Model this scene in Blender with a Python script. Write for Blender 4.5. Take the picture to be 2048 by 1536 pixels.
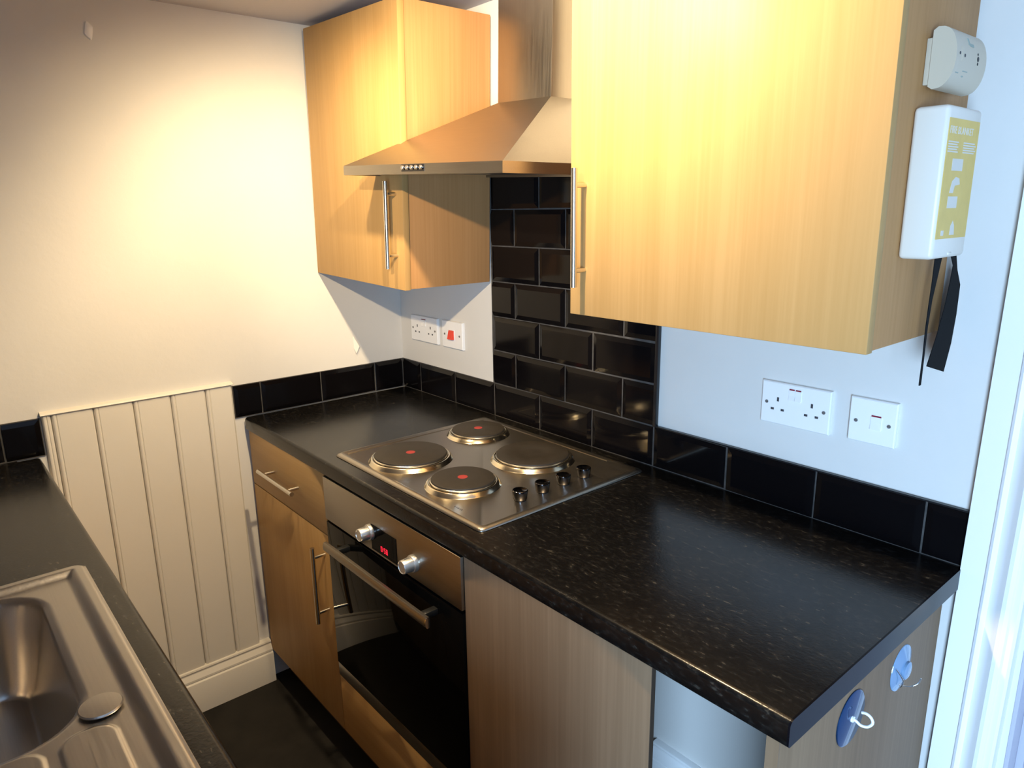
import bpy, bmesh, math, random
from mathutils import Vector, Matrix
random.seed(7)
S = bpy.context.scene
for o in list(bpy.data.objects):
    bpy.data.objects.remove(o, do_unlink=True)
COL = S.collection
PI = math.pi
R = math.radians

# ------------------------------------------------------------------ camera
def make_camera():
    loc = Vector((2.1344, -1.3078, 1.5176))
    yaw, pit, rol = R(49.6846), R(-13.8309), R(-0.8063)
    fw = Vector((-math.sin(yaw) * math.cos(pit), math.cos(yaw) * math.cos(pit), math.sin(pit)))
    rt = fw.cross(Vector((0, 0, 1))).normalized()
    up = rt.cross(fw)
    r2 = rt * math.cos(rol) + up * math.sin(rol)
    u2 = -rt * math.sin(rol) + up * math.cos(rol)
    m = Matrix((r2, u2, -fw)).transposed().to_4x4()
    m.translation = loc
    cd = bpy.data.cameras.new('camera')
    cd.sensor_width = 36.0
    cd.lens = 1426.49 / 2048 * 36.0
    cd.clip_start = 0.01
    co = bpy.data.objects.new('camera', cd)
    COL.objects.link(co)
    co.matrix_world = m
    S.camera = co
make_camera()

# ------------------------------------------------------------------ view, world, lights
S.view_settings.view_transform = 'Standard'
S.view_settings.look = 'None'
S.view_settings.gamma = 1.0
S.view_settings.use_curve_mapping = False
S.view_settings.exposure = 0.0

W = bpy.data.worlds.new('sky')
S.world = W
W.use_nodes = True
bg = W.node_tree.nodes['Background']
bg.inputs[0].default_value = (0.62, 0.78, 1.0, 1)
bg.inputs[1].default_value = 1.0

def area(name, loc, rot, sx, sy, power, color):
    l = bpy.data.lights.new(name, 'AREA')
    l.shape = 'RECTANGLE'; l.size = sx; l.size_y = sy
    l.energy = power; l.color = color
    o = bpy.data.objects.new(name, l); COL.objects.link(o)
    o.location = loc; o.rotation_euler = rot
    return o
def spot(name, loc, target, power, color, cone, blend, radius):
    l = bpy.data.lights.new(name, 'SPOT')
    l.energy = power; l.color = color; l.spot_size = R(cone); l.spot_blend = blend
    l.shadow_soft_size = radius
    o = bpy.data.objects.new(name, l); COL.objects.link(o)
    o.location = loc
    o.rotation_euler = (Vector(target) - Vector(loc)).to_track_quat('-Z', 'Y').to_euler()
    return o
WIN = (2.72, 3.50, 0.20, 1.72)                     # window opening in the wall behind the camera
DAY = (0.47, 0.71, 1.0)
WARM = (1.0, 0.76, 0.45)
area('daylight', ((WIN[0] + WIN[1]) / 2, -2.62, (WIN[2] + WIN[3]) / 2), (R(66), 0, R(18)), 0.80, 1.40, 165, DAY)
spot('ceiling_or_fill_spot', (0.60, -0.645, 1.985), (0.05, -0.42, 0.95), 31, WARM, 140, 1.0, 0.018)
spot('ceiling_or_fill_spot', (1.20, -0.655, 1.985), (1.15, -0.25, 1.30), 70, WARM, 172, 0.35, 0.018)
spot('ceiling_or_fill_spot', (1.55, -1.50, 1.97), (0.50, -0.14, 1.46), 125, WARM, 44, 0.8, 0.018)  # added fill light for the left wall cabinet's side, no known lamp

# ------------------------------------------------------------------ materials
def newmat(name):
    m = bpy.data.materials.new(name); m.use_nodes = True
    nt = m.node_tree
    b = nt.nodes['Principled BSDF']
    return m, nt, b
def setc(b, col, rough, metal=0.0, spec=0.5):
    b.inputs['Base Color'].default_value = (*col, 1)
    b.inputs['Roughness'].default_value = rough
    b.inputs['Metallic'].default_value = metal
    b.inputs['Specular IOR Level'].default_value = spec
def noise(nt, scale, mapscale=(1, 1, 1), detail=4, rough=0.55, dist=0.0):
    tc = nt.nodes.new('ShaderNodeTexCoord')
    mp = nt.nodes.new('ShaderNodeMapping')
    mp.inputs['Scale'].default_value = mapscale
    n = nt.nodes.new('ShaderNodeTexNoise')
    n.inputs['Scale'].default_value = scale; n.inputs['Detail'].default_value = detail
    n.inputs['Roughness'].default_value = rough; n.inputs['Distortion'].default_value = dist
    nt.links.new(tc.outputs['Object'], mp.inputs[0]); nt.links.new(mp.outputs[0], n.inputs['Vector'])
    return n
def ramp(nt, src, stops):
    r = nt.nodes.new('ShaderNodeValToRGB')
    e = r.color_ramp.elements
    while len(e) < len(stops): e.new(0.5)
    for i, (p, c) in enumerate(stops):
        e[i].position = p; e[i].color = (*c, 1)
    nt.links.new(src, r.inputs[0])
    return r
def bump(nt, b, src, strength, dist=0.002):
    bp = nt.nodes.new('ShaderNodeBump')
    bp.inputs['Strength'].default_value = strength; bp.inputs['Distance'].default_value = dist
    nt.links.new(src, bp.inputs['Height']); nt.links.new(bp.outputs[0], b.inputs['Normal'])
def plain(name, col, rough, metal=0.0, spec=0.5, wear=0.0, wscale=30):
    m, nt, b = newmat(name); setc(b, col, rough, metal, spec)
    if wear:
        n = noise(nt, wscale)
        r = ramp(nt, n.outputs[0], [(0.3, tuple(c * (1 - wear) for c in col)), (0.7, tuple(min(1, c * (1 + wear)) for c in col))])
        nt.links.new(r.outputs[0], b.inputs['Base Color'])
    return m
def wood(name, light, dark, rough=0.50, axis=2):
    m, nt, b = newmat(name); setc(b, light, rough, 0, 0.16)
    ms = [1, 1, 1]; ms[axis] = 0.05
    n1 = noise(nt, 11, tuple(ms), 5, 0.6, 1.1)
    ms2 = [1, 1, 1]; ms2[axis] = 0.015
    n2 = noise(nt, 130, tuple(ms2), 3, 0.6)
    mx = nt.nodes.new('ShaderNodeMix'); mx.data_type = 'FLOAT'
    mx.inputs[0].default_value = 0.45
    nt.links.new(n1.outputs[0], mx.inputs[2]); nt.links.new(n2.outputs[0], mx.inputs[3])
    r = ramp(nt, mx.outputs[0], [(0.34, dark), (0.5, tuple((a + c) / 2 for a, c in zip(light, dark))), (0.62, light)])
    nt.links.new(r.outputs[0], b.inputs['Base Color'])
    bump(nt, b, n2.outputs[0], 0.06, 0.001)
    return m
def paint(name, col, rough=0.75, lumps=0.25):
    m, nt, b = newmat(name); setc(b, col, rough, 0, 0.3)
    n = noise(nt, 9, detail=6)
    r = ramp(nt, n.outputs[0], [(0.25, tuple(c * 0.97 for c in col)), (0.75, col)])
    nt.links.new(r.outputs[0], b.inputs['Base Color'])
    n2 = noise(nt, 55, detail=4)
    bump(nt, b, n2.outputs[0], lumps, 0.004)
    return m
def brushed(name, col, rough, mapscale):
    m, nt, b = newmat(name); setc(b, col, rough, 1.0)
    n = noise(nt, 420, mapscale, 2, 0.5)
    r = ramp(nt, n.outputs[0], [(0.3, (rough * 0.9,) * 3), (0.7, (rough * 1.12,) * 3)])
    nt.links.new(r.outputs[0], b.inputs['Roughness'])
    r2 = ramp(nt, n.outputs[0], [(0.3, tuple(c * 0.93 for c in col)), (0.7, col)])
    nt.links.new(r2.outputs[0], b.inputs['Base Color'])
    return m
def laminate(name):
    m, nt, b = newmat(name); setc(b, (0.012, 0.012, 0.013), 0.23, 0, 0.32)
    n1 = noise(nt, 150, (0.5, 1.1, 1), 2, 0.5, 0.2)
    r1 = ramp(nt, n1.outputs[0], [(0.0, (0.003, 0.0028, 0.003)), (0.50, (0.0045, 0.0042, 0.0042)), (0.66, (0.010, 0.0095, 0.009)), (0.76, (0.040, 0.036, 0.030))])
    n3 = noise(nt, 14, detail=3)
    r3 = ramp(nt, n3.outputs[0], [(0.3, (0.75, 0.75, 0.75)), (0.7, (1.3, 1.27, 1.22))])
    mx = nt.nodes.new('ShaderNodeMix'); mx.data_type = 'RGBA'; mx.blend_type = 'MULTIPLY'; mx.inputs[0].default_value = 1
    nt.links.new(r1.outputs[0], mx.inputs[6]); nt.links.new(r3.outputs[0], mx.inputs[7])
    nt.links.new(mx.outputs[2], b.inputs['Base Color'])
    n2 = noise(nt, 210, detail=3)
    bump(nt, b, n2.outputs[0], 0.16, 0.001)
    return m

M_WALL = paint('white_wall_paint', (0.68, 0.665, 0.635), 0.75, 0.12)
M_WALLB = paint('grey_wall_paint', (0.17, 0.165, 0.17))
M_CEIL = paint('ceiling_paint', (0.52, 0.52, 0.57))
M_GLOSSW = paint('cream_gloss_paint', (0.70, 0.665, 0.595), 0.38, 0.06)
M_CASING = plain('white_gloss_paint', (0.84, 0.84, 0.84), 0.35)
M_DOORSHADE = plain('shaded_door_paint', (0.46, 0.46, 0.54), 0.45)  # door and lining: shade of the doorway put into the colour
M_FLOOR = plain('dark_vinyl', (0.013, 0.0115, 0.0095), 0.6, 0, 0.25, wear=0.35, wscale=12)
M_WOOD = wood('beech_laminate', (0.470, 0.290, 0.116), (0.405, 0.242, 0.088))
M_WOODDIM = wood('dimmed_beech_panel', (0.23, 0.152, 0.092), (0.18, 0.116, 0.068), 0.5)  # darker copy of the beech, dim light put into its colour
M_WOODS = wood('beech_carcass', (0.445, 0.240, 0.100), (0.380, 0.196, 0.075))
M_WOODH = wood('beech_laminate_across', (0.470, 0.290, 0.116), (0.405, 0.242, 0.088), 0.42, 0)
M_TILE = plain('black_glazed_tile', (0.0035, 0.003, 0.0035), 0.10, 0, 0.22)
M_TRIM = plain('black_tile_trim', (0.012, 0.012, 0.013), 0.25)
M_GROUT = plain('grey_grout', (0.055, 0.052, 0.05), 0.9, wear=0.3, wscale=60)
M_LAM = laminate('black_flecked_laminate')
M_EDGE = plain('black_edging', (0.004, 0.004, 0.006), 0.22, 0, 0.10)
M_STEEL = brushed('brushed_steel', (0.38, 0.345, 0.295), 0.32, (0.03, 1, 1))
M_STEELV = brushed('brushed_steel_upright', (0.38, 0.345, 0.295), 0.36, (1, 1, 0.03))
M_SINK = brushed('sink_steel', (0.46, 0.43, 0.395), 0.31, (0.03, 1, 1))
M_CHROME = plain('chrome', (0.75, 0.73, 0.70), 0.10, 1.0)
M_RING = plain('polished_ring_steel', (0.74, 0.66, 0.50), 0.18, 1.0)
M_NICKEL = plain('satin_nickel', (0.72, 0.68, 0.60), 0.24, 1.0)
M_ALU = plain('silver_knob', (0.72, 0.71, 0.68), 0.28, 0.9)
M_CHDARK = plain('dark_chrome', (0.10, 0.10, 0.11), 0.12, 1.0)
M_IRON = plain('cast_iron_plate', (0.026, 0.021, 0.016), 0.55, 0.0, 0.35, 0.12, 60)
M_RED = plain('red_dot_paint', (0.30, 0.03, 0.025), 0.55)
M_GLASS = plain('black_oven_glass', (0.003, 0.003, 0.003), 0.035, 0, 0.05)
M_BLACK = plain('black_plastic', (0.01, 0.01, 0.01), 0.4)
M_DARK = plain('dark_slot', (0.05, 0.05, 0.055), 0.6)
M_WPLAS = plain('white_socket_plastic', (0.86, 0.86, 0.86), 0.3)
M_REDSW = plain('red_switch_plastic', (0.80, 0.05, 0.02), 0.35)
M_STRIPE = plain('maroon_stripe', (0.22, 0.01, 0.03), 0.4)
M_SCREW = plain('dull_screw', (0.22, 0.21, 0.20), 0.4, 0.3)
M_CREAMP = plain('cream_plastic', (0.55, 0.48, 0.37), 0.42)
M_WCASE = plain('white_case_plastic', (0.74, 0.69, 0.61), 0.38)
M_YEL = plain('yellow_label', (0.68, 0.48, 0.13), 0.5, wear=0.06)
M_LWHITE = plain('label_print', (0.66, 0.62, 0.55), 0.5)
M_LGREEN = plain('grey_green_print', (0.28, 0.34, 0.30), 0.5)
M_TAPE = plain('black_webbing', (0.006, 0.006, 0.007), 0.8, 0, 0.12, wear=0.2, wscale=300)
M_PLINTH = plain('dark_plinth', (0.05, 0.035, 0.025), 0.5)
M_WHOOK = plain('white_coated_hook', (0.88, 0.88, 0.88), 0.35)
M_DISCREF = plain('disc_blue_reflection', (0.012, 0.055, 0.16), 0.10, 0.7)  # mirror-like disc, blue reflection of the sky put into its colour
M_PBLUE = plain('pale_blue_suction_cup', (0.22, 0.36, 0.55), 0.12, 0.3)
def led():
    m, nt, b = newmat('red_led'); setc(b, (0.2, 0.0, 0.01), 0.4)
    b.inputs['Emission Color'].default_value = (1.0, 0.02, 0.05, 1); b.inputs['Emission Strength'].default_value = 1.3
    return m
M_LED = led()

# ------------------------------------------------------------------ mesh helpers
class MB:
    def __init__(s): s.v = []; s.f = []
    def add(s, vs, fs):
        k = len(s.v); s.v += [Vector(v) for v in vs]; s.f += [tuple(i + k for i in f) for f in fs]; return s
    def box(s, a, b):
        x0, x1 = sorted((a[0], b[0])); y0, y1 = sorted((a[1], b[1])); z0, z1 = sorted((a[2], b[2]))
        return s.add([(x0, y0, z0), (x1, y0, z0), (x1, y1, z0), (x0, y1, z0), (x0, y0, z1), (x1, y0, z1), (x1, y1, z1), (x0, y1, z1)],
                     [(0, 3, 2, 1), (4, 5, 6, 7), (0, 1, 5, 4), (1, 2, 6, 5), (2, 3, 7, 6), (3, 0, 4, 7)])
    def loft(s, rings, cap=True, closed=True):
        n = len(rings[0]); vs = [p for r in rings for p in r]; fs = []
        for i in range(len(rings) - 1):
            for j in range(n if closed else n - 1):
                a = i * n + j; b = i * n + (j + 1) % n
                fs.append((a, b, b + n, a + n))
        if cap:
            fs.append(tuple(reversed(range(n)))); fs.append(tuple((len(rings) - 1) * n + j for j in range(n)))
        return s.add(vs, fs)
    def lathe(s, c, prof, axis='z', n=32, cap=True):
        rings = []
        for r, h in prof:
            ring = []
            for k in range(n):
                t = 2 * PI * k / n; a, b = r * math.cos(t), r * math.sin(t)
                p = {'z': (a, b, h), '-y': (a, -h, b), 'x': (h, a, b)}[axis]
                ring.append((c[0] + p[0], c[1] + p[1], c[2] + p[2]))
            rings.append(ring)
        return s.loft(rings, cap)
    def prism(s, prof, lo, hi, axis):
        # prof: 2-D points; axis = extrusion axis
        def P(a, b, t): return {'x': (t, a, b), 'y': (a, t, b), 'z': (a, b, t)}[axis]
        return s.loft([[P(a, b, lo) for a, b in prof], [P(a, b, hi) for a, b in prof]])
    def tube(s, pts, r, n=8):
        pts = [Vector(p) for p in pts]; rings = []
        ref = Vector((0.13, 0.31, 0.94))
        for i, p in enumerate(pts):
            d = (pts[min(i + 1, len(pts) - 1)] - pts[max(i - 1, 0)]).normalized()
            u = d.cross(ref)
            if u.length < 1e-4: u = d.cross(Vector((1, 0, 0)))
            u.normalize(); w = d.cross(u)
            rr = r[i] if isinstance(r, (list, tuple)) else r
            rings.append([p + u * rr * math.cos(2 * PI * k / n) + w * rr * math.sin(2 * PI * k / n) for k in range(n)])
        return s.loft(rings)
BASE = {}
def tagp(o, label=None, cat=None, group=None, kind=None):
    if label: o['label'] = label
    if cat: o['category'] = cat
    if group: o['group'] = group
    if kind: o['kind'] = kind
    return o
def thing(name, label, cat, loc, rot=(0, 0, 0), group=None):
    o = bpy.data.objects.new(name, None); COL.objects.link(o)
    o.empty_display_size = 0.05
    o.location = loc; o.rotation_euler = rot
    BASE[o.name] = Vector(loc)
    return tagp(o, label, cat, group)
def build(name, mb, mat, parent=None, bevel=0.0, seg=2, smooth=30, label=None):
    me = bpy.data.meshes.new(name)
    if parent is not None:
        off = BASE[parent.name]
    else:
        xs = [v.x for v in mb.v]; ys = [v.y for v in mb.v]; zs = [v.z for v in mb.v]
        off = Vector(((min(xs) + max(xs)) / 2, (min(ys) + max(ys)) / 2, min(zs)))
    me.from_pydata([tuple(v - off) for v in mb.v], [], mb.f)
    bm = bmesh.new(); bm.from_mesh(me)
    bmesh.ops.recalc_face_normals(bm, faces=bm.faces)
    if bevel > 0:
        es = [e for e in bm.edges if len(e.link_faces) == 2 and e.calc_face_angle(0) > R(40)]
        bmesh.ops.bevel(bm, geom=es, offset=bevel, segments=seg, profile=0.5, affect='EDGES', clamp_overlap=True)
    bm.to_mesh(me); bm.free()
    me.materials.append(mat)
    if smooth:
        me.shade_smooth(); me.set_sharp_from_angle(angle=R(smooth))
    o = bpy.data.objects.new(name, me); COL.objects.link(o)
    if parent is not None:
        o.parent = parent; BASE[o.name] = off
    else:
        o.location = off; BASE[o.name] = off
    if label: o['label'] = label
    return o
def struct(name, mb, mat, **k):
    o = build(name, mb, mat, **k); o['kind'] = 'structure'; return o
def empty_struct(name, loc=(0, 0, 0)):
    o = bpy.data.objects.new(name, None); COL.objects.link(o); o.location = loc; BASE[o.name] = Vector(loc)
    o['kind'] = 'structure'; return o
def text_mesh(body, size):
    c = bpy.data.curves.new('lettering', 'FONT'); c.body = body; c.size = size; c.extrude = 0.00015
    c.align_x = 'CENTER'; c.align_y = 'CENTER'
    o = bpy.data.objects.new('lettering', c); COL.objects.link(o)
    bpy.context.view_layer.update()
    me = bpy.data.meshes.new_from_object(o.evaluated_get(bpy.context.evaluated_depsgraph_get()))
    vs = [v.co.copy() for v in me.vertices]; fs = [tuple(p.vertices) for p in me.polygons]
    bpy.data.objects.remove(o, do_unlink=True); bpy.data.curves.remove(c); bpy.data.meshes.remove(me)
    return vs, fs

H = 0.91          # worktop height
TH = 0.1009       # tile pitch, vertical
CEIL = 2.05
YF = -0.572       # front plane of the base units
YB = -1.72         # wall behind the sink counter
YD = -2.60         # the room is deeper past the sink counter
XR = 3.9

# ------------------------------------------------------------------ the setting
struct('floor', MB().box((-0.1, YD - 0.1, -0.06), (XR + 0.1, 0.9, 0.0)), M_FLOOR)
struct('ceiling', MB().box((-0.1, YD - 0.1, CEIL), (XR + 0.1, 0.9, CEIL + 0.06)), M_CEIL)
wall_left = struct('wall_left', MB().box((-0.1, YB - 0.1, 0), (0, 0.1, CEIL)), M_WALL)
DX0, DX1 = 1.889, 2.66                              # doorway in the back wall
wall_back = struct('wall_back', MB().box((0, 0, 0), (DX0, 0.1, CEIL)).box((DX0, 0, 1.98), (DX1, 0.1, CEIL)).box((DX1, 0, 0), (XR, 0.1, CEIL)), M_WALL)
struct('wall_right', MB().box((XR, YD - 0.1, 0), (XR + 0.1, 0.1, CEIL)), M_WALLB)
struct('wall_front', MB().box((0, YB - 0.1, 0), (2.05, YB, CEIL)).box((1.95, YD - 0.1, 0), (2.05, YB - 0.1, CEIL)).box((2.05, YD - 0.1, 0), (WIN[0], YD, CEIL)).box((WIN[1], YD - 0.1, 0), (XR, YD, CEIL))
       .box((WIN[0], YD - 0.1, 0), (WIN[1], YD, WIN[2])).box((WIN[0], YD - 0.1, WIN[3]), (WIN[1], YD, CEIL)), M_WALLB)
# doorway: lining, casing and the door standing closed in it
struct('trim_1', MB().box((DX0 - 0.0005, -0.002, 0), (DX0 + 0.006, 0.1, 1.98)).box((DX0 + 0.006, 0.045, 0), (DX0 + 0.018, 0.055, 1.98)), M_DOORSHADE, bevel=0.001)
door = struct('door_1', MB().box((DX0 + 0.008, 0.056, 0.005), (DX1 - 0.004, 0.095, 1.975)), M_DOORSHADE, bevel=0.002)
casing = empty_struct('trim_2', (1.789, 0, 1.2)); casing.rotation_euler = (0, R(0.75), 0)
prof = [(0, 0.0), (0, -0.016), (0.036, -0.017), (0.038, -0.021), (0.042, -0.023), (0.046, -0.021), (0.049, -0.0185),
        (0.056, -0.020), (0.063, -0.025), (0.070, -0.030), (0.076, -0.031), (0.082, -0.029), (0.084, -0.026), (0.092, -0.026), (0.096, -0.023), (0.097, 0.0)]
build('door_casing', MB().prism([(1.789 + a, b) for a, b in prof], 0.0, 2.03, 'z'), M_CASING, casing, smooth=25)

# grout beds
G = MB().box((0, -0.0045, H), (1.79, 0, H + 0.1005)).box((0.512, -0.0045, H + 0.1), (1.12, 0, 1.622))
build('grout_bed', G, M_GROUT, wall_back)
build('grout_bed', MB().box((0, -0.603, H), (0.0045, -0.003, H + 0.1005)).box((0, YB, H), (0.0045, -1.094, H + 0.1005)), M_GROUT, wall_left)

TILE_CACHE = {}
def tile_mesh(w, h, bev):
    key = (round(w, 4), round(h, 4), bev)
    if key in TILE_CACHE: return TILE_CACHE[key]
    l, r, b, t = bev        # which sides carry the bevel (cut tiles lose theirs)
    B = 0.013; D0, D1 = 0.0050, 0.0085
    ring = lambda il, ir, ib, it, d: [(il, -d, ib), (w - ir, -d, ib), (w - ir, -d, h - it), (il, -d, h - it)]
    m = MB()
    e = 0.0012
    m.loft([ring(0, 0, 0, 0, 0.001), ring(0, 0, 0, 0, D0 - 0.0008), ring(e, e, e, e, D0),
            ring(B if l else e, B if r else e, B if b else e, B if t else e, D1 if (l or r) else D1)])
    me = bpy.data.meshes.new('tile'); me.from_pydata([tuple(v) for v in m.v], [], m.f)
    me.materials.append(M_TILE)
    bm = bmesh.new(); bm.from_mesh(me); bmesh.ops.recalc_face_normals(bm, faces=bm.faces); bm.to_mesh(me); bm.free()
    TILE_CACHE[key] = me
    return me
GAP = 0.0024
def lay(parent, u0, u1, z0, bl=True, br=True, side=False):
    w = u1 - u0 - GAP; h = TH - GAP
    me = tile_mesh(w, h, (bl, br, True, True))
    o = bpy.data.objects.new('tile', me); COL.objects.link(o); o.parent = parent
    off = BASE[parent.name]
    j = random.uniform(-0.0003, 0.0003)
    if side:   # on the left wall: u runs along -y
        o.location = Vector((0 + j, -u0 - GAP / 2, z0 + GAP / 2)) - off; o.rotation_euler = (R(random.uniform(-.15, .15)), 0, R(90) + R(random.uniform(-.2, .2)))
        o.location.y = -u1 + GAP / 2 - off.y
    else:
        o.location = Vector((u0 + GAP / 2, j, z0 + GAP / 2)) - off; o.rotation_euler = (R(random.uniform(-.15, .15)), 0, R(random.uniform(-.2, .2)))
    return o
P0 = 0.117; TW = 0.2
# upstand on the back wall
lay(wall_back, 0.009, P0, H, False, True)
for k in range(8): lay(wall_back, P0 + TW * k, P0 + TW * (k + 1), H)
lay(wall_back, P0 + 1.6, 1.7895, H, True, False)
# splashback behind the hob: running bond above the upstand
XL, XRP = P0 + 0.4, P0 + 1.0
for row in range(1, 7):
    z = H + TH * row
    if row % 2 == 0:
        for k in range(3): lay(wall_back, XL + TW * k, XL + TW * (k + 1), z)
    else:
        lay(wall_back, XL, XL + 0.1, z, False, True)
        lay(wall_back, XL + 0.1, XL + 0.3, z); lay(wall_back, XL + 0.3, XL + 0.5, z)
        lay(wall_back, XL + 0.5, XRP, z, True, False)
build('tile_trim', MB().box((XRP - 0.0005, -0.0105, H + TH), (XRP + 0.009, 0, 1.618)), M_TRIM, wall_back, bevel=0.001)
build('tile_trim', MB().box((1.1255, -0.0092, H + 0.1005), (1.7895, 0, H + 0.1035)), M_TRIM, wall_back)
# upstands on the left wall
lay(wall_left, 0.0095, 0.118, H, True, False, True)
lay(wall_left, 0.118, 0.318, H, side=True); lay(wall_left, 0.318, 0.518, H, side=True)
lay(wall_left, 0.518, 0.603, H, True, False, True)
lay(wall_left, 1.094, 1.1795, H, False, True, True); lay(wall_left, 1.1795, 1.3795, H, side=True)
lay(wall_left, 1.3795, 1.5795, H, side=True); lay(wall_left, 1.5795, 1.718, H, True, False, True)

# tongue-and-groove planks on the left wall between the two worktops
edges = [0.606, 0.6835, 0.7795, 0.8765, 0.9735, 1.0705, 1.1675]
for i in range(6):
    a, b = edges[i], edges[i + 1]
    ztop = 1.0165 if b < 1.09 else 0.868
    if i == 5: b = 1.092; 
    w = b - a
    pr = [(0, -a), (0.0095, -a - 0.0008), (0.0135, -a - 0.005), (0.0135, -b + 0.0135), (0.0115, -b + 0.0118), (0.0135, -b + 0.010), (0.0140, -b + 0.0075), (0.0132, -b + 0.0048), (0.0095, -b + 0.002), (0, -b)]
    build('plank', MB().prism(pr, 0.10, 1.0165 + random.uniform(-0.001, 0.001), 'z'), M_GLOSSW, wall_left, smooth=20)
for i, (a, b) in enumerate([(1.094, 1.189), (1.189, 1.285)]):
    build('plank', MB().box((0, -b, 0.10), (0.0125, -a - 0.003, 0.868)), M_GLOSSW, wall_left, bevel=0.002)
struct('trim_3', MB().prism([(0, 1.0160), (0.0165, 1.0160), (0.0185, 1.0185), (0.0165, 1.0215), (0.009, 1.0245), (0, 1.0255)], -1.0935, -0.604, 'y'), M_GLOSSW, smooth=25)
# skirting boards
def skirt(d, top): return [(0, 0), (d, 0), (d, top * .70), (d - .001, top * .715), (d - .006, top * .74), (d - .004, top * .76), (d - .0045, top * .80),
                           (d - .010, top * .86), (d - .0145, top * .905), (d - .0145, top * .93), (d - .012, top * .955), (d - .0135, top * .985), (d - .019, top), (0, top)]
struct('baseboard_left', MB().prism(skirt(0.032, 0.146), -1.30, -0.573, 'y'), M_GLOSSW, smooth=25)
struct('baseboard_back', MB().prism([(-a, b) for a, b in skirt(0.030, 0.168)], 1.18, 1.752, 'x').__class__().loft(
    [[(x, -a, b) for a, b in skirt(0.030, 0.168)] for x in (1.16, 1.752)]), M_CASING, smooth=25)
# flakes of paint on the left wall
fl = MB()
fl.loft([[(0.0005, -0.1905, 1.107), (0.0005, -0.188, 1.110), (0.0005, -0.1775, 1.075), (0.0005, -0.184, 1.050), (0.0005, -0.190, 1.068)],
         [(0.0015, -0.1900, 1.106), (0.002, -0.188, 1.108), (0.010, -0.1735, 1.076), (0.006, -0.183, 1.052), (0.002, -0.1895, 1.068)]])
build('paint_flake', fl, M_WALL, wall_left, smooth=0)
build('filler_blob', MB().loft([[(0.0002 + d, -0.8525 + r * 0.011 * math.cos(t) * (1 + 0.2 * math.sin(2 * t)), 1.958 + r * 0.021 * math.sin(t) + r * 0.003 * math.cos(3 * t)) for t in [2 * PI * k / 14 for k in range(14)]]
                                for d, r in ((0, 1), (0.003, 0.85), (0.0045, 0.5))]), M_CASING, wall_left)
# window frame behind the camera
struct('window_1', MB().box((WIN[0], YD - 0.09, WIN[2]), (WIN[0] + 0.03, YD - 0.05, WIN[3])).box((WIN[1] - 0.03, YD - 0.09, WIN[2]), (WIN[1], YD - 0.05, WIN[3]))
       .box((WIN[0], YD - 0.09, WIN[2]), (WIN[1], YD - 0.05, WIN[2] + 0.03)).box((WIN[0], YD - 0.09, WIN[3] - 0.03), (WIN[1], YD - 0.05, WIN[3])), M_CASING)

# ------------------------------------------------------------------ worktops
def front_profile(y_front, y_back, z0, z1, sgn):
    # profile in (y, z); rounded top and bottom front edges
    r = 0.009; pts = []
    yf = y_front
    for k in range(6):
        t = PI / 2 * k / 5
        pts.append((yf + sgn * (r - r * math.sin(t)), z1 - r + r * math.cos(t)))
    r2 = 0.004
    for k in range(4):
        t = PI / 2 * k / 3
        pts.append((yf + sgn * (r2 - r2 * math.cos(t)), z0 + r2 - r2 * math.sin(t)))
    return [(y_back, z1)] + pts + [(y_back, z0)]
T = 0.038
wt = thing('worktop', 'long black flecked laminate worktop with the hob set into it', 'worktop', (0.9, -0.29, H - T))
build('slab', MB().prism(front_profile(-0.5785, -0.0005, H - T, H, 1), 0.0146, 1.7835, 'x'), M_LAM, wt, smooth=35)
build('edge_strip', MB().prism(front_profile(-0.5785, -0.0005, H - T, H, 1), 1.7835, 1.7862, 'x'), M_EDGE, wt, smooth=35, label='flat black strip closing the cut end of the worktop')

# sink worktop (a frame around the sink cut-out)
sw = thing('worktop', 'black flecked laminate worktop holding the steel sink', 'worktop', (1.1, -1.41, H - T))
SX0, SX1, SY0, SY1 = 0.765, 1.70, -1.64, -1.158
fp = front_profile(-1.107, -1.158, H - T, H, -1)
build('slab', MB().prism(fp, 0.0146, 1.93, 'x').box((0.006, SY0, H - T), (SX0, SY1, H)).box((SX1, SY0, H - T), (1.93, SY1, H)).box((0.006, YB + 0.001, H - T), (1.93, SY0, H)), M_LAM, sw, smooth=35)

# ------------------------------------------------------------------ sink: one height field, split into top and bowl
def rr(x, y, cx, cy, hx, hy, r):
    dx, dy = abs(x - cx) - hx + r, abs(y - cy) - hy + r
    return math.hypot(max(dx, 0), max(dy, 0)) + min(max(dx, dy), 0) - r
def ss(a, b, v):
    t = min(1, max(0, (v - a) / (b - a))); return t * t * (3 - 2 * t)
sink = thing('sink', 'inset stainless steel sink with bowl and grooved drainer', 'sink', (1.2, -1.40, H - 0.16))
OX, OY, OHX, OHY = 1.235, -1.395, 0.492, 0.254     # outer rectangle
BX, BY, BHX, BHY = 0.998, -1.428, 0.212, 0.207     # bowl
def sink_z(x, y):
    do = rr(x, y, OX, OY, OHX, OHY, 0.022)
    z = 0.9135 - 0.0035 * ss(-0.006, 0.0, do)
    z -= 0.0095 * ss(-0.0165, -0.034, do)
    db = rr(x, y, BX, BY, BHX, BHY, 0.075)
    z -= 0.006 * ss(0.012, -0.004, db)
    if db < 0:
        z -= 0.150 * ss(0.002, -0.042, db) ** 0.75 + 0.006 * ss(-0.05, -0.2, db)
    # drainer flats, raised panels with a fine step round them
    for cy, hy in ((-1.2265, 0.030), (-1.315, 0.042), (-1.415, 0.042), (-1.51, 0.040)):
        dd = rr(x, y, 1.455, cy, 0.232, hy, 0.026)
        z += 0.0022 * ss(0.0022, -0.0022, dd)
    return z
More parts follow.
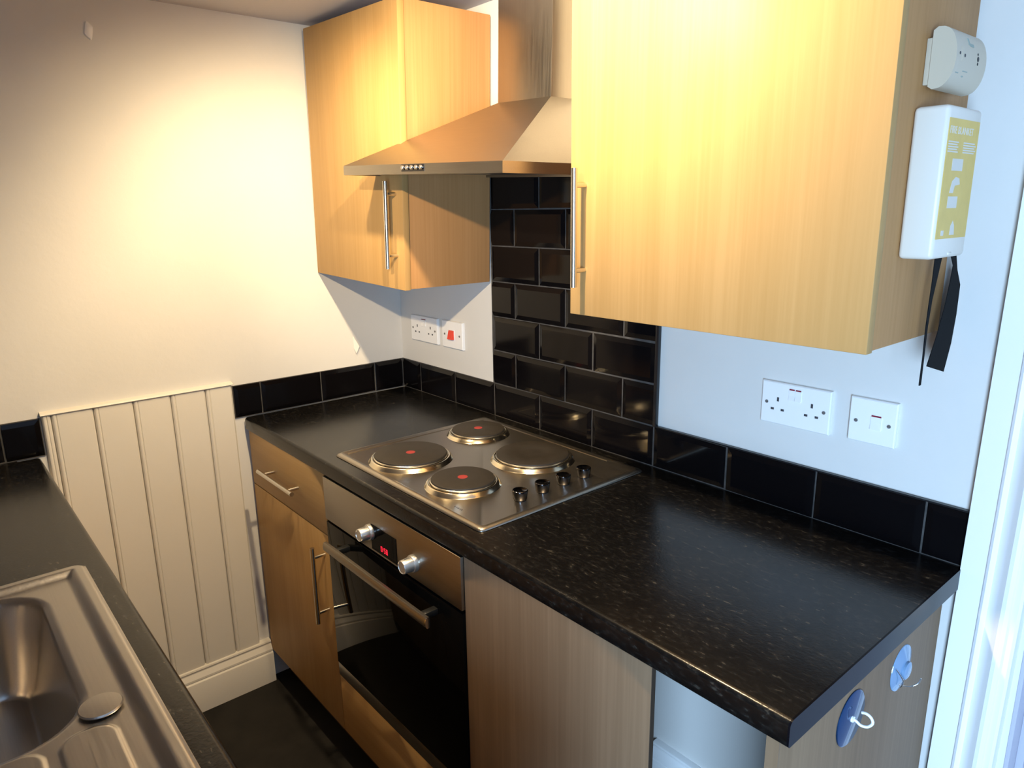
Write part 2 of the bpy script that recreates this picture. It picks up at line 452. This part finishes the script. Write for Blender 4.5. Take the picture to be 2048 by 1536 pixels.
def grid(x0, x1, y0, y1, st):
    nx = int((x1 - x0) / st); ny = int((y1 - y0) / st)
    top, bowl = MB(), MB()
    idx = {}
    for tgt, test in ((top, False), (bowl, True)):
        ids = {}
        def vid(i, j):
            if (i, j) not in ids:
                x = x0 + (x1 - x0) * i / nx; y = y0 + (y1 - y0) * j / ny
                ids[(i, j)] = len(tgt.v); tgt.v.append(Vector((x, y, sink_z(x, y))))
            return ids[(i, j)]
        for i in range(nx):
            for j in range(ny):
                xc = x0 + (x1 - x0) * (i + .5) / nx; yc = y0 + (y1 - y0) * (j + .5) / ny
                if rr(xc, yc, OX, OY, OHX, OHY, 0.022) > 0.001: continue
                inb = rr(xc, yc, BX, BY, BHX, BHY, 0.075) < -0.004
                if inb == test:
                    tgt.f.append((vid(i, j), vid(i + 1, j), vid(i + 1, j + 1), vid(i, j + 1)))
    return top, bowl
topm, bowlm = grid(OX - OHX, OX + OHX, OY - OHY, OY + OHY, 0.0022)
build('drainer_top', topm, M_SINK, sink, smooth=80)
build('bowl', bowlm, M_SINK, sink, smooth=80)
build('tap_hole_cover', MB().lathe((1.191, -1.203, 0.9075), [(0.0255, 0), (0.026, 0.0012), (0.0245, 0.003), (0.012, 0.0036), (0.001, 0.0037)], 'z', 36), M_SINK, sink, label='round polished metal disc capping a hole in the steel')
build('waste_outlet', MB().lathe((0.998, -1.44, 0.7465), [(0.035, 0), (0.036, 0.002), (0.030, 0.003), (0.02, 0.002), (0.001, 0.002)], 'z', 32), M_CHROME, sink)

# base cabinet carrying the sink worktop
sb = thing('base_cabinet', 'beech base cabinet below the sink worktop', 'cabinet', (1.0, -1.42, 0))
build('carcass', MB().box((0.045, -1.70, 0.10), (0.063, -1.15, H - T)).box((1.885, -1.70, 0.10), (1.903, -1.15, H - T)).box((0.063, -1.70, 0.10), (1.885, -1.15, 0.118))
      .box((0.063, -1.70, 0.118), (1.885, -1.69, 0.70)).box((0.063, -1.66, 0.0), (1.885, -1.645, 0.10)).box((0.063, -1.20, 0.0), (1.885, -1.185, 0.10)), M_WOODDIM, sb)
for a, b in ((0.047, 0.66), (0.663, 1.28), (1.283, 1.901)):
    d = build('door', MB().box((a, -1.148, 0.103), (b, -1.130, H - T - 0.004)), M_WOOD, sb, bevel=0.001)

# ------------------------------------------------------------------ handles
def bar_handle(parent, p0, p1, m0, m1, face_y, r=0.0062):
    hy = (p0[1] + p1[1]) / 2
    mb = MB().tube([p0, p1], r, 16)
    h = build('handle', mb, M_NICKEL, parent, smooth=50, label='satin steel bar handle')
    for m in (m0, m1):
        build('handle_post', MB().tube([(m[0], face_y, m[2]), (m[0], m[1], m[2])], r * 0.8, 12), M_NICKEL, h, smooth=50)
    return h

# ------------------------------------------------------------------ base run
YP = YF + 0.018
ZB = 0.112
bc = thing('base_cabinet', 'narrow beech base cabinet with one drawer over one door', 'cabinet', (0.27, -0.29, ZB))
CX0, CX1 = 0.016, 0.5245
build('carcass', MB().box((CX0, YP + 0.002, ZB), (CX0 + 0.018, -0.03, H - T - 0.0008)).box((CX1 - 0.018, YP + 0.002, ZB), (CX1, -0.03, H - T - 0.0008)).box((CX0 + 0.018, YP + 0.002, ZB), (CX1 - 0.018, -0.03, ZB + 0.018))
      .box((CX0 + 0.018, -0.04, ZB + 0.018), (CX1 - 0.018, -0.03, H - T - 0.0008)), M_WOODDIM, bc)
dr = build('drawer', MB().box((CX0 + 0.001, YF, 0.6991), (CX1 - 0.0015, YP, 0.8685)), M_WOODH, bc, bevel=0.0012)
hy_ = YF - 0.034
bar_handle(dr, (0.1555, hy_, 0.7825), (0.3903, hy_, 0.7825), (0.1905, hy_, 0.7825), (0.3553, hy_, 0.7825), YF)
dd = build('door', MB().box((CX0 + 0.001, YF, ZB + 0.001), (CX1 - 0.0015, YP, 0.6960)), M_WOOD, bc, bevel=0.0012)
bar_handle(dd, (0.4916, hy_, 0.6636), (0.4916, hy_, 0.4433), (0.4916, hy_, 0.6348), (0.4916, hy_, 0.4732), YF)

# oven housing with the plain strip under the oven
OX0, OX1 = 0.5297, 1.1144
oh = thing('oven_housing', 'beech housing around the built-in oven with plain strip below', 'cabinet', (0.822, -0.29, ZB))
build('carcass', MB().box((CX1 + 0.0005, YP + 0.002, ZB), (CX1 + 0.0047, -0.03, H - T - 0.0008)).box((1.1106, YP + 0.002, ZB), (1.1152, -0.03, H - T - 0.0008)).box((CX1 + 0.0047, YP + 0.002, ZB), (1.1106, -0.03, ZB + 0.018)).box((CX1 + 0.0047, YP + 0.004, 0.276), (1.1106, -0.03, 0.292)), M_WOODDIM, oh)
build('filler_strip', MB().box((CX1 + 0.001, YF, ZB + 0.001), (1.1152, YP, 0.2918)), M_WOODH, oh, bevel=0.0012)

ov = thing('oven', 'built-in single oven with black glass door and steel control panel', 'oven', (0.822, -0.29, 0.294))
YO = -0.579
build('body', MB().box((OX0 + 0.004, YP + 0.001, 0.2955), (OX1 - 0.006, -0.05, 0.865)), M_BLACK, ov)
cp = build('control_panel', MB().box((OX0, YO, 0.7526), (OX1, YP, 0.8680)), M_STEEL, ov, bevel=0.0015, label='brushed steel control panel')
build('display', MB().box((0.7684, YO - 0.0012, 0.7589), (0.8770, YO + 0.0005, 0.8201)), M_GLASS, cp, label='black glass clock panel')
def seg7(mb, ch, x, z, w, h, y):
    t = h * 0.13
    segs = {'a': (0, h - t, w, h), 'g': (0, h / 2 - t / 2, w, h / 2 + t / 2), 'd': (0, 0, w, t), 'f': (0, h / 2, t, h), 'b': (w - t, h / 2, w, h), 'e': (0, 0, t, h / 2), 'c': (w - t, 0, w, h / 2)}
    on = {'0': 'abcdef', '1': 'bc', '5': 'afgcd', '8': 'abcdefg'}[ch]
    for k in on:
        a, b, c, d = segs[k]; mb.box((x + a, y, z + b), (x + c, y - 0.0004, z + d))
dg = MB(); yd = YO - 0.0012
seg7(dg, '0', 0.8101, 0.7672, 0.0064, 0.0128, yd)
dg.box((0.8190, yd, 0.7703), (0.8204, yd - 0.0004, 0.7718)).box((0.8190, yd, 0.7750), (0.8204, yd - 0.0004, 0.7765))
seg7(dg, '5', 0.8235, 0.7672, 0.0064, 0.0128, yd); seg7(dg, '8', 0.8328, 0.7672, 0.0064, 0.0128, yd)
build('clock_digits', dg, M_LED, cp, smooth=0, label='glowing red clock digits')
for kx, kz in ((0.7653, 0.7990), (0.9475, 0.7918)):
    kn = build('knob', MB().lathe((kx, YO, kz), [(0.0190, 0.0), (0.0190, 0.006), (0.0180, 0.0087), (0.0160, 0.0092), (0.0152, 0.0300), (0.0142, 0.0320), (0.0129, 0.0322), (0.0122, 0.0308), (0.0005, 0.0308)], '-y', 36), M_ALU, cp, smooth=35, label='round silver push knob')
    build('pointer_mark', MB().box((kx - 0.0006, YO - 0.0240, kz + 0.0150), (kx + 0.0006, YO - 0.0125, kz + 0.0160)), M_DARK, kn, smooth=0)
od = build('door', MB().box((OX0, YO + 0.0015, 0.3347), (OX1, YP, 0.7454)), M_GLASS, ov, bevel=0.0015, label='black glass oven door')
hp = [(YO - 0.041 + a, 0.7012 + b) for a, b in ((0, 0), (-0.0025, 0.003), (-0.004, 0.0075), (-0.004, 0.016), (-0.0025, 0.0206), (0, 0.0237), (0.006, 0.0237), (0.0075, 0.0206), (0.0075, 0.003), (0.006, 0))]
oh_ = build('handle', MB().prism(hp, 0.5985, 1.0475, 'x'), M_STEEL, ov, smooth=50, label='flat steel bar handle across the oven door')
build('handle_end', MB().prism(hp, 1.0475, 1.0505, 'x'), M_CHROME, oh_, smooth=50)
for x in (0.645, 1.020):
    build('handle_post', MB().box((x - 0.008, YO - 0.034, 0.7055), (x + 0.008, YO + 0.002, 0.7200)), M_BLACK, oh_, bevel=0.002)
build('bottom_strip', MB().box((OX0, YO + 0.003, 0.2941), (OX1, YP, 0.3327)), M_STEEL, ov, bevel=0.001)

# panel to the right of the oven and the end panel
fpn = thing('filler_panel', 'plain beech panel closing the run beside the oven', 'panel', (1.34, YF + 0.005, 0.0))
build('board', MB().box((1.1165, YF, 0.06), (1.5716, YF + 0.009, H - T - 0.0005)), M_WOODDIM, fpn, bevel=0.0006)
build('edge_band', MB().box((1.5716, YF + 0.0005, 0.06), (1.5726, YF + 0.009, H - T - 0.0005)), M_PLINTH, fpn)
build('support_leg', MB().box((1.18, YF + 0.009, 0), (1.22, YF + 0.029, 0.6)), M_WOODDIM, fpn)
ep = thing('end_panel', 'beech end panel carrying two wall hooks under the worktop', 'panel', (1.761, -0.28, 0.0))
build('board', MB().box((1.754, -0.570, 0.0), (1.7715, -0.0335, H - T - 0.0005)), M_WOODDIM, ep, bevel=0.0008)
build('edge_band', MB().box((1.754, -0.5725, 0.0), (1.7715, -0.570, H - T - 0.0005)), M_WOODDIM, ep)

pl = thing('plinth', 'dark kickboard set back under the base units', 'plinth', (0.6, -0.515, 0))
build('board', MB().box((0.016, -0.515, 0.0), (1.17, -0.500, ZB - 0.001)), M_PLINTH, pl)

# ------------------------------------------------------------------ hob
hob = thing('hob', 'steel four-plate electric hob with knobs along its right side', 'hob', (0.824, -0.293, H))
hx0, hx1, hy0, hy1 = 0.5215, 1.1270, -0.5375, -0.0485
def rect_ring(i, z, r=0.012, n=5):
    pts = []
    for cx, cy, a0 in ((hx1 - i - r, hy1 - i - r, 0), (hx0 + i + r, hy1 - i - r, 90), (hx0 + i + r, hy0 + i + r, 180), (hx1 - i - r, hy0 + i + r, 270)):
        for k in range(n):
            t = R(a0 + 90 * k / (n - 1)); pts.append((cx + r * math.cos(t), cy + r * math.sin(t), z))
    return pts
build('top_plate', MB().loft([rect_ring(0.002, H + 0.0003), rect_ring(0, H + 0.001), rect_ring(0.0005, H + 0.003), rect_ring(0.003, H + 0.0055), rect_ring(0.009, H + 0.0078), rect_ring(0.012, H + 0.0078, 0.008), rect_ring(0.016, H + 0.0062, 0.006)]), M_STEEL, hob, smooth=60)
def rib(a, b, w=0.004, h=0.002):
    z = H + 0.0062
    if abs(a[0] - b[0]) < 1e-6: pr = [(a[0] - w, z), (a[0] - w * .4, z + h), (a[0] + w * .4, z + h), (a[0] + w, z)]; return MB().prism(pr, a[1], b[1], 'y')
    pr = [(a[1] - w, z), (a[1] - w * .4, z + h), (a[1] + w * .4, z + h), (a[1] + w, z)]; return MB().prism(pr, a[0], b[0], 'x')
build('raised_rib', rib((0.549, -0.515), (0.549, -0.075)), M_STEEL, hob, smooth=60)
build('raised_rib', rib((0.565, -0.068), (1.03, -0.068)), M_STEEL, hob, smooth=60)
for (bx, by, r, dot) in ((0.6905, -0.4155, 0.090, True), (0.6450, -0.1680, 0.0725, True), (0.9130, -0.4205, 0.0725, True), (0.8950, -0.1930, 0.090, False)):
    z = H + 0.0062
    rg = build('burner_ring', MB().lathe((bx, by, z), [(r + 0.0145, 0.0), (r + 0.0125, 0.0018), (r + 0.0085, 0.0085), (r + 0.0055, 0.0100), (r + 0.0032, 0.0094), (r + 0.0014, 0.0080), (r - 0.004, 0.0080)], 'z', 56), M_RING, hob, smooth=60, label='polished steel ring around the hotplate')
    pt = build('hotplate', MB().lathe((bx, by, z), [(r - 0.001, 0.0065), (r + 0.0002, 0.0120), (r - 0.0015, 0.0163), (r - 0.005, 0.0178), (r * 0.42, 0.0178), (r * 0.40, 0.0168), (r * 0.2, 0.0166), (0.0006, 0.0166)] if not dot else
               [(r - 0.001, 0.0065), (r + 0.0002, 0.0120), (r - 0.0015, 0.0163), (r - 0.005, 0.0178), (0.016, 0.0178), (0.0006, 0.0178)], 'z', 56), M_IRON, hob, smooth=40, label='dark cast iron hotplate')
    build('steel_band', MB().lathe((bx, by, z), [(r + 0.0001, 0.0095), (r + 0.0012, 0.0100), (r + 0.0012, 0.0122), (r - 0.0003, 0.0132)], 'z', 56, cap=False), M_NICKEL, pt)
    if dot: build('red_dot', MB().lathe((bx, by, z), [(0.0115, 0.0177), (0.0112, 0.0182), (0.0005, 0.0182)], 'z', 24), M_RED, pt, label='red dot at the centre')
for kx, ky in ((1.0665, -0.3835), (1.0655, -0.3180), (1.0645, -0.2530), (1.0635, -0.1870)):
    build('knob', MB().lathe((kx, ky, H + 0.0062), [(0.0135, 0.0), (0.0135, 0.002), (0.0150, 0.004), (0.0172, 0.0205), (0.0170, 0.0225), (0.0155, 0.0235), (0.0140, 0.0225), (0.0005, 0.0215)], 'z', 32), M_CHDARK, hob, smooth=35, label='dark chrome control knob')
lg = MB()
for i, (dx, w) in enumerate(((0, .004), (.007, .003), (.012, .0045), (.019, .003), (.024, .004))):
    lg.box((1.000 + dx, -0.5085, H + 0.0062), (1.000 + dx + w * .5, -0.5045, H + 0.00635))
build('printed_mark', lg, M_DARK, hob, smooth=0)

# ------------------------------------------------------------------ cooker hood
hd = thing('cooker_hood', 'steel chimney cooker hood above the hob', 'cooker hood', (0.725, -0.2, 1.60), (0, 0.0349, 0))
qx0, qx1, qy, qz = 0.4074, 1.0433, -0.398, 1.595
qt = 0.0225
hm = MB()
ring = lambda x0, x1, y0, y1, z: [(x0, y0, z), (x1, y0, z), (x1, y1, z), (x0, y1, z)]
CHX0, CHX1, CHY = 0.690, 0.879, -0.120
TOPZ = 1.768
hm.loft([ring(qx0, qx1, qy, -0.0125, qz + qt), ring(CHX0 - 0.0005, CHX1 + 0.0005, CHY - 0.0005, -0.0125, TOPZ)])
build('canopy', hm, M_STEEL, hd, smooth=0)
lm = MB()
lm.box((qx0, qy, qz), (qx1, qy + 0.012, qz + qt)).box((qx0, qy + 0.012, qz), (qx0 + 0.012, -0.0125, qz + qt)).box((qx1 - 0.012, qy + 0.012, qz), (qx1, -0.0125, qz + qt)).box((qx0 + 0.012, -0.024, qz), (qx1 - 0.012, -0.0125, qz + qt))
build('lip', lm, M_STEEL, hd, smooth=0)
build('grease_filter', MB().box((qx0 + 0.012, qy + 0.012, qz + 0.006), (qx1 - 0.012, -0.024, qz + 0.010)), M_STEEL, hd)
build('chimney', MB().box((CHX0, CHY, TOPZ - 0.004), (CHX1, -0.0125, CEIL - 0.006)), M_STEELV, hd, bevel=0.001)
for i in range(5):
    x = 0.692 + i * 0.0185
    build('push_button', MB().lathe((x, qy, qz + 0.0145), [(0.0052, 0), (0.0052, 0.004), (0.0042, 0.0052), (0.0005, 0.0052)], '-y', 14), M_CHROME, hd, smooth=40, label='small bright push button')
build('button_plate', MB().box((0.684, qy - 0.0006, qz + 0.006), (0.776, qy, qz + 0.0215)), M_CHDARK, hd)

# ------------------------------------------------------------------ wall cabinets
def wall_cabinet(label, x0, x1, yf, z0, z1, rot, handle):
    c = thing('wall_cabinet', label, 'cabinet', ((x0 + x1) / 2, 0, z0), rot)
    a, b = x0 + 0.0005, x1 - 0.0035
    yb = -0.010
    yc = yf + 0.021
    build('carcass', MB().box((a, yc, z0 + 0.002), (a + 0.018, yb, z1)).box((b - 0.018, yc, z0 + 0.002), (b, yb, z1)).box((a + 0.018, yc, z0 + 0.002), (b - 0.018, yb, z0 + 0.020))
          .box((a + 0.018, yc, z1 - 0.018), (b - 0.018, yb, z1)).box((a + 0.018, yb - 0.006, z0 + 0.02), (b - 0.018, yb, z1 - 0.018)), M_WOODS, c, bevel=0.0006)
    d = build('door', MB().box((x0, yf, z0), (x1, yf + 0.0185, z1)), M_WOOD, c, bevel=0.0012)
    hx, za, zb, ma, mb_ = handle
    bar_handle(d, (hx, yf - 0.030, za), (hx, yf - 0.030, zb), (hx, yf - 0.030, ma), (hx, yf - 0.030, mb_), yf)
    return c
wall_cabinet('beech wall cabinet in the corner left of the cooker hood', 0.003, 0.5145, -0.2985, 1.3195, 2.0235, (0, 0.0371, 0), (0.4815, 1.5980, 1.3760, 1.5660, 1.4090))
wall_cabinet('large beech wall cabinet right of the cooker hood', 1.1125, 1.7045, -0.283, 1.3085, 2.02, (0, 0, 0), (1.1510, 1.5895, 1.3665, 1.5585, 1.3985))

# ------------------------------------------------------------------ sockets and switches
def plate(t, x0, x1, z0, z1):
    d = 0.0095
    return build('faceplate', MB().loft([ring(x0, x1, 0, 0, 0)[:0] or [(x0, -0.0002, z0), (x1, -0.0002, z0), (x1, -0.0002, z1), (x0, -0.0002, z1)],
            [(x0, -d + 0.002, z0), (x1, -d + 0.002, z0), (x1, -d + 0.002, z1), (x0, -d + 0.002, z1)],
            [(x0 + 0.002, -d, z0 + 0.002), (x1 - 0.002, -d, z0 + 0.002), (x1 - 0.002, -d, z1 - 0.002), (x0 + 0.002, -d, z1 - 0.002)]]), M_WPLAS, t, smooth=0)
def screw(t, x, z):
    s = build('screw', MB().lathe((x, -0.0094, z), [(0.0036, 0), (0.0034, 0.0009), (0.0005, 0.0010)], '-y', 16), M_SCREW, t, smooth=40)
    build('screw_slot', MB().box((x - 0.0028, -0.0105, z - 0.0005), (x + 0.0028, -0.0103, z + 0.0005)), M_DARK, s, smooth=0)
def rocker(t, x, z, w, h, mat=M_WPLAS, stripe=True):
    y = -0.0095
    r = build('rocker', MB().prism([(y + 0.001, z - h / 2), (y - 0.0032, z - h / 2), (y - 0.0008, z), (y - 0.0018, z + h / 2), (y + 0.001, z + h / 2)], x - w / 2, x + w / 2, 'x'), mat, t, smooth=0)
    if stripe: build('red_stripe', MB().box((x - w / 2 + 0.001, y - 0.0019, z + h / 2 - 0.0002), (x + w / 2 - 0.001, y + 0.001, z + h / 2 + 0.0022)), M_STRIPE, r, smooth=0)
    return r
def double_socket(label, x0, x1, z0, z1):
    t = thing('double_socket', label, 'socket', ((x0 + x1) / 2, 0, z0))
    plate(t, x0, x1, z0, z1)
    cx, cz, w, h = (x0 + x1) / 2, (z0 + z1) / 2, x1 - x0, z1 - z0
    for sx in (-1, 1):
        px = cx + sx * w * 0.247
        build('earth_slot', MB().box((px - 0.0022, -0.0099, cz + 0.004), (px + 0.0022, -0.0093, cz + 0.0125)), M_DARK, t, smooth=0)
        for q in (-1, 1):
            build('pin_slot', MB().box((px + q * 0.0108 - 0.0034, -0.0099, cz - 0.0145), (px + q * 0.0108 + 0.0034, -0.0093, cz - 0.0100)), M_DARK, t, smooth=0)
        rocker(t, cx + sx * 0.0066, cz + h * 0.25, 0.0122, 0.021)
        screw(t, cx + sx * w * 0.415, cz + 0.0)
    return t
double_socket('white double socket under the large right-hand wall cabinet', 1.3915, 1.5345, 1.0875, 1.1735)
double_socket('white double socket in the corner under the left wall cabinet', 0.0765, 0.2330, 1.0885, 1.1735)
fs = thing('fused_switch', 'white single switch plate right of the double socket', 'switch', (1.612, 0, 1.09))
plate(fs, 1.5705, 1.6540, 1.0905, 1.1735)
rocker(fs, 1.6195, 1.131, 0.0185, 0.024)
screw(fs, 1.5835, 1.130); screw(fs, 1.6420, 1.130)
cs = thing('cooker_switch', 'white cooker switch plate with a red rocker', 'switch', (0.313, 0, 1.09))
plate(cs, 0.2595, 0.3690, 1.0885, 1.1745)
build('switch_surround', MB().box((0.2985, -0.0112, 1.114), (0.3295, -0.0093, 1.148)), M_WPLAS, cs, bevel=0.0006)
y = -0.0112
build('rocker', MB().prism([(y, 1.117), (y - 0.0090, 1.118), (y - 0.0085, 1.121), (y - 0.0025, 1.145), (y, 1.146)], 0.3015, 0.3265, 'x'), M_REDSW, cs, smooth=0, label='red rocker')
screw(cs, 0.2745, 1.131); screw(cs, 0.3535, 1.131)

# ------------------------------------------------------------------ gas alarm on the cabinet side
CS = 1.7012        # side face of the right wall cabinet
al = thing('alarm', 'cream plastic alarm with curved face on the cabinet side', 'alarm', (CS, -0.135, 1.668))
build('back_bracket', MB().box((CS + 0.0003, -0.190, 1.6745), (CS + 0.012, -0.080, 1.7345)), M_CREAMP, al, bevel=0.001)
D = []
zc, hh, dep = 1.7075, 0.0395, 0.0265
for k in range(17):
    t = -PI / 2 + PI * k / 16
    D.append((CS + 0.0135 + dep * max(0, math.cos(t)) ** 0.75, zc + hh * math.sin(t)))
body = build('body', MB().prism([(CS + 0.008, zc - hh * 0.9)] + D + [(CS + 0.008, zc + hh * 0.9)], -0.192, -0.0785, 'y'), M_CREAMP, al, bevel=0.0, smooth=40)
def on_face(z): 
    s = max(-1, min(1, (z - zc) / hh)); t = math.asin(s); return CS + 0.0135 + dep * math.cos(t) ** 0.75
def mark(y0, y1, z0, z1, mat, name, parent):
    m = MB(); n = 3
    rings = []
    for i in range(n):
        z = z0 + (z1 - z0) * i / (n - 1); x = on_face(z)
        rings.append([(x - 0.001, y0, z), (x + 0.0004, y0, z), (x + 0.0004, y1, z), (x - 0.001, y1, z)])
    m.loft(rings); return build(name, m, mat, parent, smooth=0)
def dotm(y, z, r, mat, name):
    x = on_face(z)
    return build(name, MB().lathe((x - 0.0004, y, z), [(r, 0), (r, 0.0008), (0.0002, 0.0009)], 'x', 12), mat, body, smooth=0)
dotm(-0.180, 1.7115, 0.0020, M_DARK, 'indicator_hole'); dotm(-0.162, 1.7100, 0.0022, M_DARK, 'indicator_hole')
dotm(-0.113, 1.7165, 0.0018, M_BLACK, 'sounder_hole'); dotm(-0.112, 1.7105, 0.0034, M_BLACK, 'sounder_hole'); dotm(-0.112, 1.7045, 0.0020, M_BLACK, 'sounder_hole')
mark(-0.147, -0.142, 1.7255, 1.7345, M_LGREEN, 'printed_logo', body); mark(-0.142, -0.128, 1.7240, 1.7280, M_LGREEN, 'printed_logo', body)
mark(-0.172, -0.170, 1.7030, 1.7200, M_CREAMP, 'moulded_rib', body)
mark(-0.182, -0.172, 1.6870, 1.6882, M_LGREEN, 'printed_line', body); mark(-0.160, -0.142, 1.6905, 1.6916, M_LGREEN, 'printed_line', body); mark(-0.157, -0.151, 1.6840, 1.6856, M_LGREEN, 'printed_line', body)

# ------------------------------------------------------------------ fire blanket case
fb = thing('fire_blanket_case', 'white fire blanket case with yellow label and black pull tapes', 'fire blanket', (CS, -0.145, 1.44))
FX = 1.748
build('case', MB().box((CS + 0.0005, -0.2095, 1.4395), (FX, -0.0855, 1.6450)), M_WCASE, fb, bevel=0.0065, seg=3)
lb = build('label', MB().box((FX - 0.0005, -0.2055, 1.4675), (FX + 0.0004, -0.0925, 1.6280)), M_YEL, fb, smooth=0, label='yellow instruction label')
lx = FX + 0.0004
def lab(y0, y1, z0, z1): build('label_print', MB().box((lx, y0, z0), (lx + 0.0002, y1, z1)), M_LWHITE, lb, smooth=0)
vs, fs_ = text_mesh('FIRE BLANKET', 0.0138)
m = MB(); m.v = [Vector((lx + 0.0002 + v.z, -0.1585 + v.x, 1.6125 + v.y)) for v in vs]; m.f = fs_
build('lettering', m, M_LWHITE, lb, smooth=0)
for i in range(5):
    z = 1.5985 - i * 0.0032
    lab(-0.2025, -0.1655 - 0.004 * (i % 2), z - 0.0018, z); lab(-0.1470, -0.0985 - 0.005 * ((i + 1) % 2), z - 0.0018, z)
for z0, z1, y0, y1 in ((1.5600, 1.5760, -0.1800, -0.1400), (1.5095, 1.5255, -0.1800, -0.1440)):
    lab(y0, y1, z0, z1)
m = MB().prism([(-0.178, 1.5300), (-0.164, 1.5300), (-0.160, 1.5400), (-0.142, 1.5420), (-0.146, 1.5500), (-0.160, 1.5520), (-0.172, 1.5460)], lx, lx + 0.0002, 'x')
build('label_print', m, M_LWHITE, lb, smooth=0)
m = MB().prism([(-0.158, 1.4720), (-0.140, 1.4720), (-0.143, 1.4850), (-0.150, 1.4920), (-0.157, 1.4850)], lx, lx + 0.0002, 'x'); build('label_print', m, M_LWHITE, lb, smooth=0)
lab(-0.190, -0.180, 1.4720, 1.4790)
build('catch', MB().box((FX - 0.001, -0.153, 1.4440), (FX + 0.0012, -0.141, 1.4475)), M_WCASE, fb, bevel=0.0004)
def ribbon(L, Rr, x, th=0.0012, wob=None):
    rings = []
    for i, ((ya, za), (yb, zb)) in enumerate(zip(L, Rr)):
        dx = wob[i] if wob else 0
        rings.append([(x + dx, ya, za), (x + dx, yb, zb), (x + dx + th, yb, zb), (x + dx + th, ya, za)])
    return MB().loft(rings)
s1L = [(-0.1306, 1.445), (-0.1301, 1.402), (-0.1322, 1.3639), (-0.1329, 1.3296), (-0.13, 1.2873), (-0.1308, 1.2447), (-0.1302, 1.241)]
s1R = [(-0.1011, 1.445), (-0.1115, 1.4074), (-0.1211, 1.3742), (-0.1254, 1.3334), (-0.1245, 1.2982), (-0.1235, 1.2487), (-0.1239, 1.2411)]
s2L = [(-0.0744, 1.445), (-0.0527, 1.4218), (-0.0562, 1.3965), (-0.0651, 1.3597), (-0.0835, 1.3142), (-0.109, 1.2687)]
s2R = [(-0.049, 1.445), (-0.0325, 1.4136), (-0.0108, 1.3883), (-0.0100, 1.3397), (-0.0163, 1.2934), (-0.033, 1.2483)]
build('pull_tape', ribbon(s1L, s1R, 1.724), M_TAPE, fb, smooth=60, label='narrow twisted black pull tape')
build('pull_tape', ribbon(s2L, s2R, 1.724), M_TAPE, fb, smooth=60, label='wide black pull tape')

# ------------------------------------------------------------------ hooks on the end panel
EX = 1.7715
h1 = thing('disc_hook', 'shiny reflective disc hook with white wire on the end panel', 'hook', (EX, -0.367, 0.79))
build('disc', MB().lathe((EX + 0.0003, -0.367, 0.795), [(0.043, 0), (0.043, 0.0012), (0.041, 0.0022), (0.0005, 0.0026)], 'x', 40), M_DISCREF, h1, smooth=40)
build('boss', MB().lathe((EX + 0.0025, -0.367, 0.795), [(0.005, 0), (0.0045, 0.003), (0.0005, 0.0035)], 'x', 16), M_WHOOK, h1)
def smoothpath(P, n=6):
    P = [Vector(p) for p in P]; out = []
    for i in range(len(P) - 1):
        a, b, c, d = P[max(i - 1, 0)], P[i], P[i + 1], P[min(i + 2, len(P) - 1)]
        for k in range(n):
            t = k / n
            out.append(0.5 * ((2 * b) + (c - a) * t + (2 * a - 5 * b + 4 * c - d) * t * t + (3 * b - a - 3 * c + d) * t ** 3))
    out.append(P[-1]); return out
hk = [(1.7735, -0.367, 0.7945), (1.7790, -0.365, 0.7935), (1.7850, -0.362, 0.7880), (1.7930, -0.358, 0.7880), (1.7985, -0.356, 0.7960), (1.7955, -0.356, 0.8035), (1.7890, -0.357, 0.8070), (1.7830, -0.358, 0.8060)]
build('wire_hook', MB().tube(smoothpath(hk), 0.0021, 10), M_WHOOK, h1, smooth=60, label='bent white coated hook')
h2 = thing('suction_hook', 'pale blue suction cup with wire hook near the wall', 'hook', (EX, -0.192, 0.79))
build('cup', MB().lathe((EX + 0.0003, -0.192, 0.795), [(0.039, 0), (0.0385, 0.001), (0.026, 0.0045), (0.015, 0.0075), (0.0145, 0.011), (0.011, 0.0125), (0.0005, 0.0125)], 'x', 40), M_PBLUE, h2, smooth=40)
hk2 = [(EX + 0.003, -0.205, 0.772), (EX + 0.010, -0.195, 0.768), (EX + 0.0185, -0.187, 0.7685), (EX + 0.0250, -0.182, 0.775), (EX + 0.0275, -0.180, 0.784)]
build('wire_hook', MB().tube(smoothpath(hk2), 0.0010, 8), M_CHROME, h2, smooth=60)
build('hanging_wire', MB().tube(smoothpath([(EX + 0.004, -0.222, 0.808), (EX + 0.012, -0.210, 0.786), (EX + 0.008, -0.206, 0.770)]), 0.0009, 8), M_CHROME, h2)

# ------------------------------------------------------------------ groups of repeats
for o in S.objects:
    if o.parent is None and o.get('label'):
        n = o.name.split('.')[0]
        if n == 'double_socket': o['group'] = 'white double sockets on the back wall'
        elif n == 'wall_cabinet': o['group'] = 'beech wall cabinets either side of the hood'
